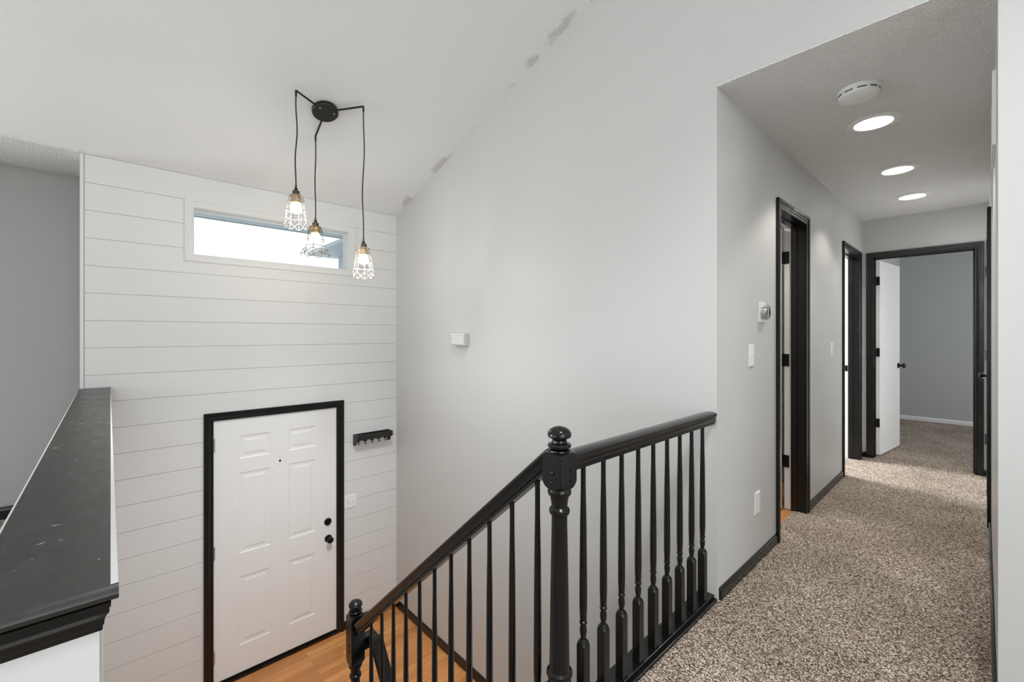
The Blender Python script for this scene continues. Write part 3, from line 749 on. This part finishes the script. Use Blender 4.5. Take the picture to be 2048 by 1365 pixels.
for (ax, ay, az), zsock, flare in ARMS:
    c = Vector((CX, CY, CZ))+nrm*.016; e = Vector((ax, ay, az)); d = (e-c).normalized()
    b = MB(); b.tube([c+d*.07, e-d*.012, e, e+Vector((0, 0, -.012)), e+Vector((0, 0, -.035))], .0062, 10)
    b.build('arm', M['canopy'], root, 40)
    pts = []; n = 26; zt = az-.03
    ph = ax*7
    for i in range(n+1):
        t_ = i/n; w = .0055*sin(pi*t_)
        pts.append((ax+w*sin(9*t_+ph), ay+w*cos(7.3*t_+ph*2), zt+(zsock-zt)*t_))
    b = MB(); b.tube(pts, .0040, 8); b.build('cord', M['cord'], root, 60)
    # lamp: socket, cage, bulb
    s = zsock
    b = MB(); b.lathe([(.001, .004), (.006, .004), (.006, -.012), (.010, -.016), (.011, -.022), (.007, -.026), (.014, -.030), (.021, -.034), (.021, -.052), (.024, -.054), (.024, -.060), (.016, -.062), (.001, -.062)], (ax, ay, s), 24)
    lamp = b.build('lamp_holder', M['bronze'], root, 35)
    b = MB(); b.lathe([(.024, -.058), (.036, -.060), (.037, -.066), (.034, -.067), (.030, -.069), (.031, -.090), (.0325, -.106), (.028, -.109), (.001, -.109)], (ax, ay, s), 24)
    b.build('socket_collar', M['brass'], lamp, 35)
    b = MB()
    def rad(t): # t 0..1 down the cage
        return (.037+.029*(min(1, t*1.4)**.7))+(flare*.018*max(0, t-.55)/.45)
    H = .195; zt = s-.063; nw = 8
    for i in range(nw):
        a = 2*pi*(i+.3)/nw
        b.tube([(ax+rad(t_/10*.80)*cos(a), ay+rad(t_/10*.80)*sin(a), zt-H*t_/10) for t_ in range(11)], .0017, 6)
    for tt in (.0, .15, .46, .68):
        R_ = rad(tt*.80); b.tube([(ax+R_*cos(2*pi*i/32), ay+R_*sin(2*pi*i/32), zt-H*tt) for i in range(32)], .0017, 6, True)
    # scalloped hem: two opposed waves
    for sg in (1, -1):
        pts = []
        for i in range(96):
            a = 2*pi*i/96; wv = sg*sin(a*nw/2*1.0+pi*.3*nw/2)
            z = zt-H*.88+wv*.021-.004; R_ = rad(.82)+flare*.020*(1-wv)/2
            pts.append((ax+R_*cos(a), ay+R_*sin(a), z))
        b.tube(pts, .0018, 6, True)
    b.build('cage', M['wire'] if not flare else M['bronze'], lamp, 60)
    b = MB(); b.lathe([(.001, -.100), (.018, -.102), (.022, -.110), (.029, -.118), (.034, -.130), (.035, -.139), (.032, -.153), (.023, -.164), (.011, -.170), (.001, -.171)], (ax, ay, s), 24)
    b.build('bulb', M['bulb'], lamp, 60)['label'] = 'lit warm white bulb'
tag(root, 'black three-arm pendant with caged bulbs hanging from the sloped ceiling', 'light')

# ------------------------------------------------------------------ hall ceiling fixtures
DL = [(-.416, 3.097, 'recessed ceiling downlight next to the smoke detector'), (-.420, 4.112, 'middle one of the three recessed hallway downlights'), (-.414, 4.990, 'recessed downlight deepest in the hallway, close to the bedroom door')]
first = None
for x, y, lab in DL:
    if first is None:
        first = empty('ceiling_downlight', (x, y, ZC))
        b = MB(); b.lathe([(.118, .002), (.120, -.004), (.116, -.008), (.098, -.011), (.086, -.010), (.083, -.004), (.083, .002)], (x, y, ZC), 40); b.build('trim_ring', M['plastic'], first, 40)
        b = MB(); b.lathe([(.0835, .001), (.0835, -.004), (.070, -.005), (.001, -.006)], (x, y, ZC), 40); b.build('diffuser', M['led'], first, 40)
        o = first
    else: o = copy_tree(first, (x, y, ZC))
    tag(o, lab, 'light', 'recessed hallway downlights')
x, y = -.410, 2.640
root = empty('smoke_detector', (x, y, ZC))
b = MB(); b.lathe([(.001, .001), (.084, .001), (.086, -.008), (.084, -.012), (.080, -.014), (.001, -.014)], (x, y, ZC), 40); b.build('base', M['plastic'], root, 35)
b = MB(); b.lathe([(.078, -.013), (.081, -.017), (.080, -.026), (.074, -.034), (.060, -.038), (.001, -.040)], (x, y, ZC), 40); b.build('cover', M['plastic'], root, 35)
for k in range(10):
    a = 2*pi*k/10
    b = MB(); rr0 = .0795
    b.sweep([[(x+(rr0+e)*cos(a+da), y+(rr0+e)*sin(a+da), ZC+z) for e, z in ((-.004, -.019), (.0022, -.019), (.0016, -.024), (-.004, -.024))] for da in [-.22+.044*q for q in range(11)]])
    b.build('vent_slot', M['slot'], root)
tag(root, 'round white smoke detector on the textured hallway ceiling', 'smoke detector')
# return-air grille high on the right hall wall
root = empty('wall_vent', (XR, 2.675, 2.13))
b = MB(); wall_holes(b, 'x', XR-.010, XR-.0002, 2.50, 2.85, 1.99, 2.275, [(2.525, 2.825, 2.015, 2.25)]); b.build('frame', M['plastic'], root)
b = MB()
for i in range(12):
    z = 2.017+.0190*i; b.prism([(XR-.009, 2.525, z), (XR-.0075, 2.525, z), (XR-.002, 2.525, z+.012), (XR-.0035, 2.525, z+.012)], (0, .30, 0))
b.build('louvers', M['plastic'], root)
tag(root, 'white air grille seen edge on, high on the hall wall', 'vent')

# ------------------------------------------------------------------ things on the walls
# chime
root = empty('door_chime', (-2.868, YG, 1.221))
b = MB(); b.box(-2.956, -2.780, YG-.049, YG+.001, 1.172, 1.270); b.build('cover', M['plastic_grey'], root, bevel=.004)
b = MB()
for i in range(5): z = 1.186+.0165*i; b.box(-2.950, -2.790, YG-.0525, YG-.047, z, z+.009)
b.build('front_ribs', M['plastic'], root, bevel=.0015)
tag(root, 'small white doorbell chime box alone on the tall grey wall', 'chime')

def wall_plate(name, plane, face, a, z, w, h, gangs, label, blank=False, cat='switch'):
    """plane 'x': stands out along +X"""
    root = empty(name, (face, a, z))
    b = MB(); b.sweep([[(face+d, a+sy*(w/2-i), z+sz*(h/2-i)) for sy, sz in ((1, 1), (-1, 1), (-1, -1), (1, -1))] for d, i in ((0.0002, 0), (.003, 0), (.0055, .004), (.006, .006))])
    b.build('plate', M['plastic'], root)
    for g_ in range(gangs):
        ay = a+(g_-(gangs-1)/2)*.046
        if not blank:
            b = MB(); b.prism([(face+.005, ay-.0045, z-.011), (face+.0075, ay-.0045, z-.011), (face+.0165, ay-.0045, z+.009), (face+.0155, ay-.0045, z+.014), (face+.005, ay-.0045, z+.011)], (0, .009, 0)); b.build('toggle', M['plastic'], root, bevel=.001)
        for dz in ((-.030, .030) if not blank else (-.021, .021)):
            b = MB(); b.lathe([(.0005, .0055), (.003, .0058), (.0025, .0072), (.0005, .0074)], (face, ay, z+dz), 10, 'x'); b.build('screw', M['plastic'], root)
    return tag(root, label, cat)
wall_plate('light_switch', 'x', XH, 2.556, 1.146, .075, .120, 1, 'white single toggle light switch left of the first hall doorway, below the thermostat')
wall_plate('wall_plate', 'x', XH, 2.648, .328, .078, .122, 1, 'blank white wall plate low on the wall near the baseboard', True, 'wall plate')
wall_plate('light_switch', 'x', XH, 4.385, 1.136, .075, .120, 1, 'white toggle light switch between the two hall doorways')
wall_plate('double_light_switch', 'x', XS, 1.648, -.273, .116, .120, 2, 'white double toggle switch on the boards beside the front door')
# thermostat
ty, tz = 2.715, 1.385
root = empty('thermostat', (XH, ty, tz))
b = MB(); b.box(XH-.001, XH+.007, ty-.055, ty+.055, tz-.058, tz+.058); b.build('trim_plate', M['plastic'], root, bevel=.003)
b = MB(); b.lathe([(.036, .006), (.040, .008), (.0405, .030), (.0385, .034), (.036, .0345), (.036, .030), (.030, .030)], (XH, ty+.012, tz), 40, 'x'); b.build('dial_ring', M['steel'], root, 35)
b = MB(); b.lathe([(.036, .028), (.0362, .0335), (.034, .0352), (.001, .036)], (XH, ty+.012, tz), 40, 'x'); b.build('display', M['lens_black'], root, 35)
tag(root, 'round steel thermostat on a square white plate by the doorway', 'thermostat')

# hook shelf
y0, y1 = 1.675, 2.023; zt = .337; dp = .10
root = empty('hook_shelf', (XS, (y0+y1)/2, zt))
b = MB(); b.box(XS+.0002, XS+.010, y0+.008, y1-.008, zt-.045, zt); b.box(XS+dp-.010, XS+dp, y0+.008, y1-.008, zt-.045, zt); b.box(XS+.008, XS+dp-.008, y0+.008, y1-.008, zt-.045, zt-.037)
b.build('tray', M['black_wood'], root)
for ya in (y0, y1-.010):
    pts = [(XS+.0002, zt+.001), (XS+dp, zt+.001), (XS+dp, zt-.045)]+[(XS+dp-.055*sin(t_/6*pi/2), zt-.045-.05*(1-cos(t_/6*pi/2))) for t_ in range(1, 7)]+[(XS+.0002+.035, zt-.099), (XS+.0002, zt-.101)]
    b = MB(); b.prism([(px, ya, pz) for px, pz in pts], (0, .010, 0)); b.build('side_bracket', M['black_wood'], root)
b = MB(); b.box(XS+.0002, XS+.008, y0+.01, y1-.01, zt-.085, zt-.045)
b.build('back_rail', M['white'], root)['label'] = 'white back rail behind the hooks'
for i in range(5):
    yh = y0+.040+.067*i; zh = zt-.068
    b = MB()
    b.lathe([(.001, .008), (.011, .008), (.011, .011), (.004, .013), (.004, .030), (.001, .030)], (XS, yh, zh), 14, 'x')
    b.sphere((XS+.036, yh, zh+.004), .0095)
    b.tube([(XS+.012, yh, zh-.004), (XS+.020, yh, zh-.022), (XS+.032, yh, zh-.030), (XS+.042, yh, zh-.022), (XS+.044, yh, zh-.012)], .0034, 8)
    b.build('hook', M['black_metal'], root, 50)
tag(root, 'small black wall shelf with five hooks on the white boards', 'shelf')

# ------------------------------------------------------------------ outside the transom
b = MB(); b.box(XS-.75, XS-.145, .02, 1.95, 2.30, 2.34); b.box(XS-2.07, XS-.145, 1.95, 2.34, 2.30, 2.34)
o = b.build('porch_overhang', M['eave']); st(o, 'blue-grey roof overhang outside the transom window', 'overhang')  # porch roof overhang, parent of its fascia and wing wall
b = MB(); b.box(XS-.775, XS-.75, .02, 1.95, 2.295, 2.45); b.box(XS-2.07, XS-.776, 1.94, 1.95, 2.298, 2.34); b.box(XS-2.08, XS-2.07, 1.94, 2.34, 2.298, 2.34); b.build('fascia', M['eave'], o)
b = MB(); b.box(XS-1.95, XS-.145, 2.30, 2.40, -1.5, 2.34); b.build('wing_wall', M['eave'], o)

# ------------------------------------------------------------------ light
W_ = bpy.data.worlds.new('overcast_sky'); SC.world = W_; W_.use_nodes = True
bg = W_.node_tree.nodes['Background']; bg.inputs['Color'].default_value = (0.93, 0.97, 1.0, 1); bg.inputs['Strength'].default_value = 1.5
def area(name, loc, rot, sx, sy, power, col=(1, 1, 1), spread=None):
    l = bpy.data.lights.new(name, 'AREA'); l.shape = 'RECTANGLE'; l.size = sx; l.size_y = sy; l.energy = power; l.color = col
    if spread: l.spread = spread
    o = bpy.data.objects.new(name, l); o.location = loc; o.rotation_euler = rot; COL.objects.link(o); return o
# daylight coming in through the living room openings, plus an added high fill
DAY = (0.92, 0.97, 1.0)
area('daylight_back', (4.15, -1.6, 1.2), (0, radians(90), 0), 2.2, 4.4, 66, DAY)
area('high_back_fill', (4.13, -.4, 2.85), (0, radians(86), 0), .5, 3.6, 50, DAY)  # invented high opening, added to light the lower door and boards
area('daylight_gable', (-2.0, -5.65, 1.5), (radians(90), 0, 0), 2.7, 1.2, 48, DAY)
area('daylight_front', (XF+.03, -3.05, 1.32), (0, radians(-90), 0), 1.5, 2.6, 130, DAY)
area('daylight_bedroom', (2.56, 7.3, 1.4), (0, radians(90), 0), 1.2, 1.6, 40, (0.93, 0.97, 1.0))
area('daylight_room', (-3.15, 5.05, 1.4), (0, radians(-90), 0), 1.2, 0.9, 190, (0.96, 0.985, 1.0))
area('bath_ceiling_light', (-1.8, 3.0, ZC-.02), (0, 0, 0), .4, .4, 16, (1.0, 0.98, 0.95))
def spot(name, loc, aim, power, cone, blend, size, col):
    l = bpy.data.lights.new(name, 'SPOT'); l.energy = power; l.color = col; l.spot_size = radians(cone); l.spot_blend = blend; l.shadow_soft_size = size
    o = bpy.data.objects.new(name, l); o.location = loc; COL.objects.link(o)
    o.rotation_euler = (Vector(aim)-Vector(loc)).to_track_quat('-Z', 'Y').to_euler(); return o
spot('carpet_fill_spot', (0.35, 0.55, 3.72), (-.1, 1.5, 0), 250, 80, 1.0, .16, (.98, .99, 1.0))  # unseen fill lamp without fixture, added to brighten the foreground carpet
spot('entry_fill_spot', (-1.55, 1.0, 3.12), (-3.05, 1.0, -1.43), 400, 70, 1.0, .2, (.97, .985, 1.0))  # unseen fill lamp without fixture, added to lift the door and landing
for (x, y, lab), pw in zip(DL, (42, 25, 15)):
    l = bpy.data.lights.new('downlight_beam', 'SPOT'); l.energy = pw; l.color = (1.0, .965, .91); l.spot_size = radians(112); l.spot_blend = .35; l.shadow_soft_size = .07
    o = bpy.data.objects.new('downlight_beam', l); o.location = (x, y, ZC-.02); COL.objects.link(o)
for (ax, ay, az), zs, f in ARMS:
    l = bpy.data.lights.new('bulb_glow', 'POINT'); l.energy = 5.0; l.color = (1.0, .93, .83); l.shadow_soft_size = .03
    o = bpy.data.objects.new('bulb_glow', l); o.location = (ax, ay, zs-.185); COL.objects.link(o)

# ------------------------------------------------------------------ camera
FPX = 876.8
cam = bpy.data.cameras.new('camera'); co = bpy.data.objects.new('camera', cam); COL.objects.link(co)
cam.sensor_width = 36; cam.sensor_fit = 'HORIZONTAL'; cam.lens = 36*FPX/2048
cam.shift_y = -(682.5-669.45)/2048; cam.clip_start = .02
co.location = (0, 0, 1.26); co.rotation_euler = (radians(90), 0, radians(47.142))
SC.camera = co
SC.view_settings.view_transform = 'Standard'; SC.view_settings.look = 'None'; SC.view_settings.gamma = 1; SC.view_settings.use_curve_mapping = False
SC.view_settings.exposure = 0.0
SC.cycles.use_denoising = True
SC.cycles.max_bounces = 10; SC.cycles.diffuse_bounces = 6
SC.cycles.sample_clamp_indirect = 8
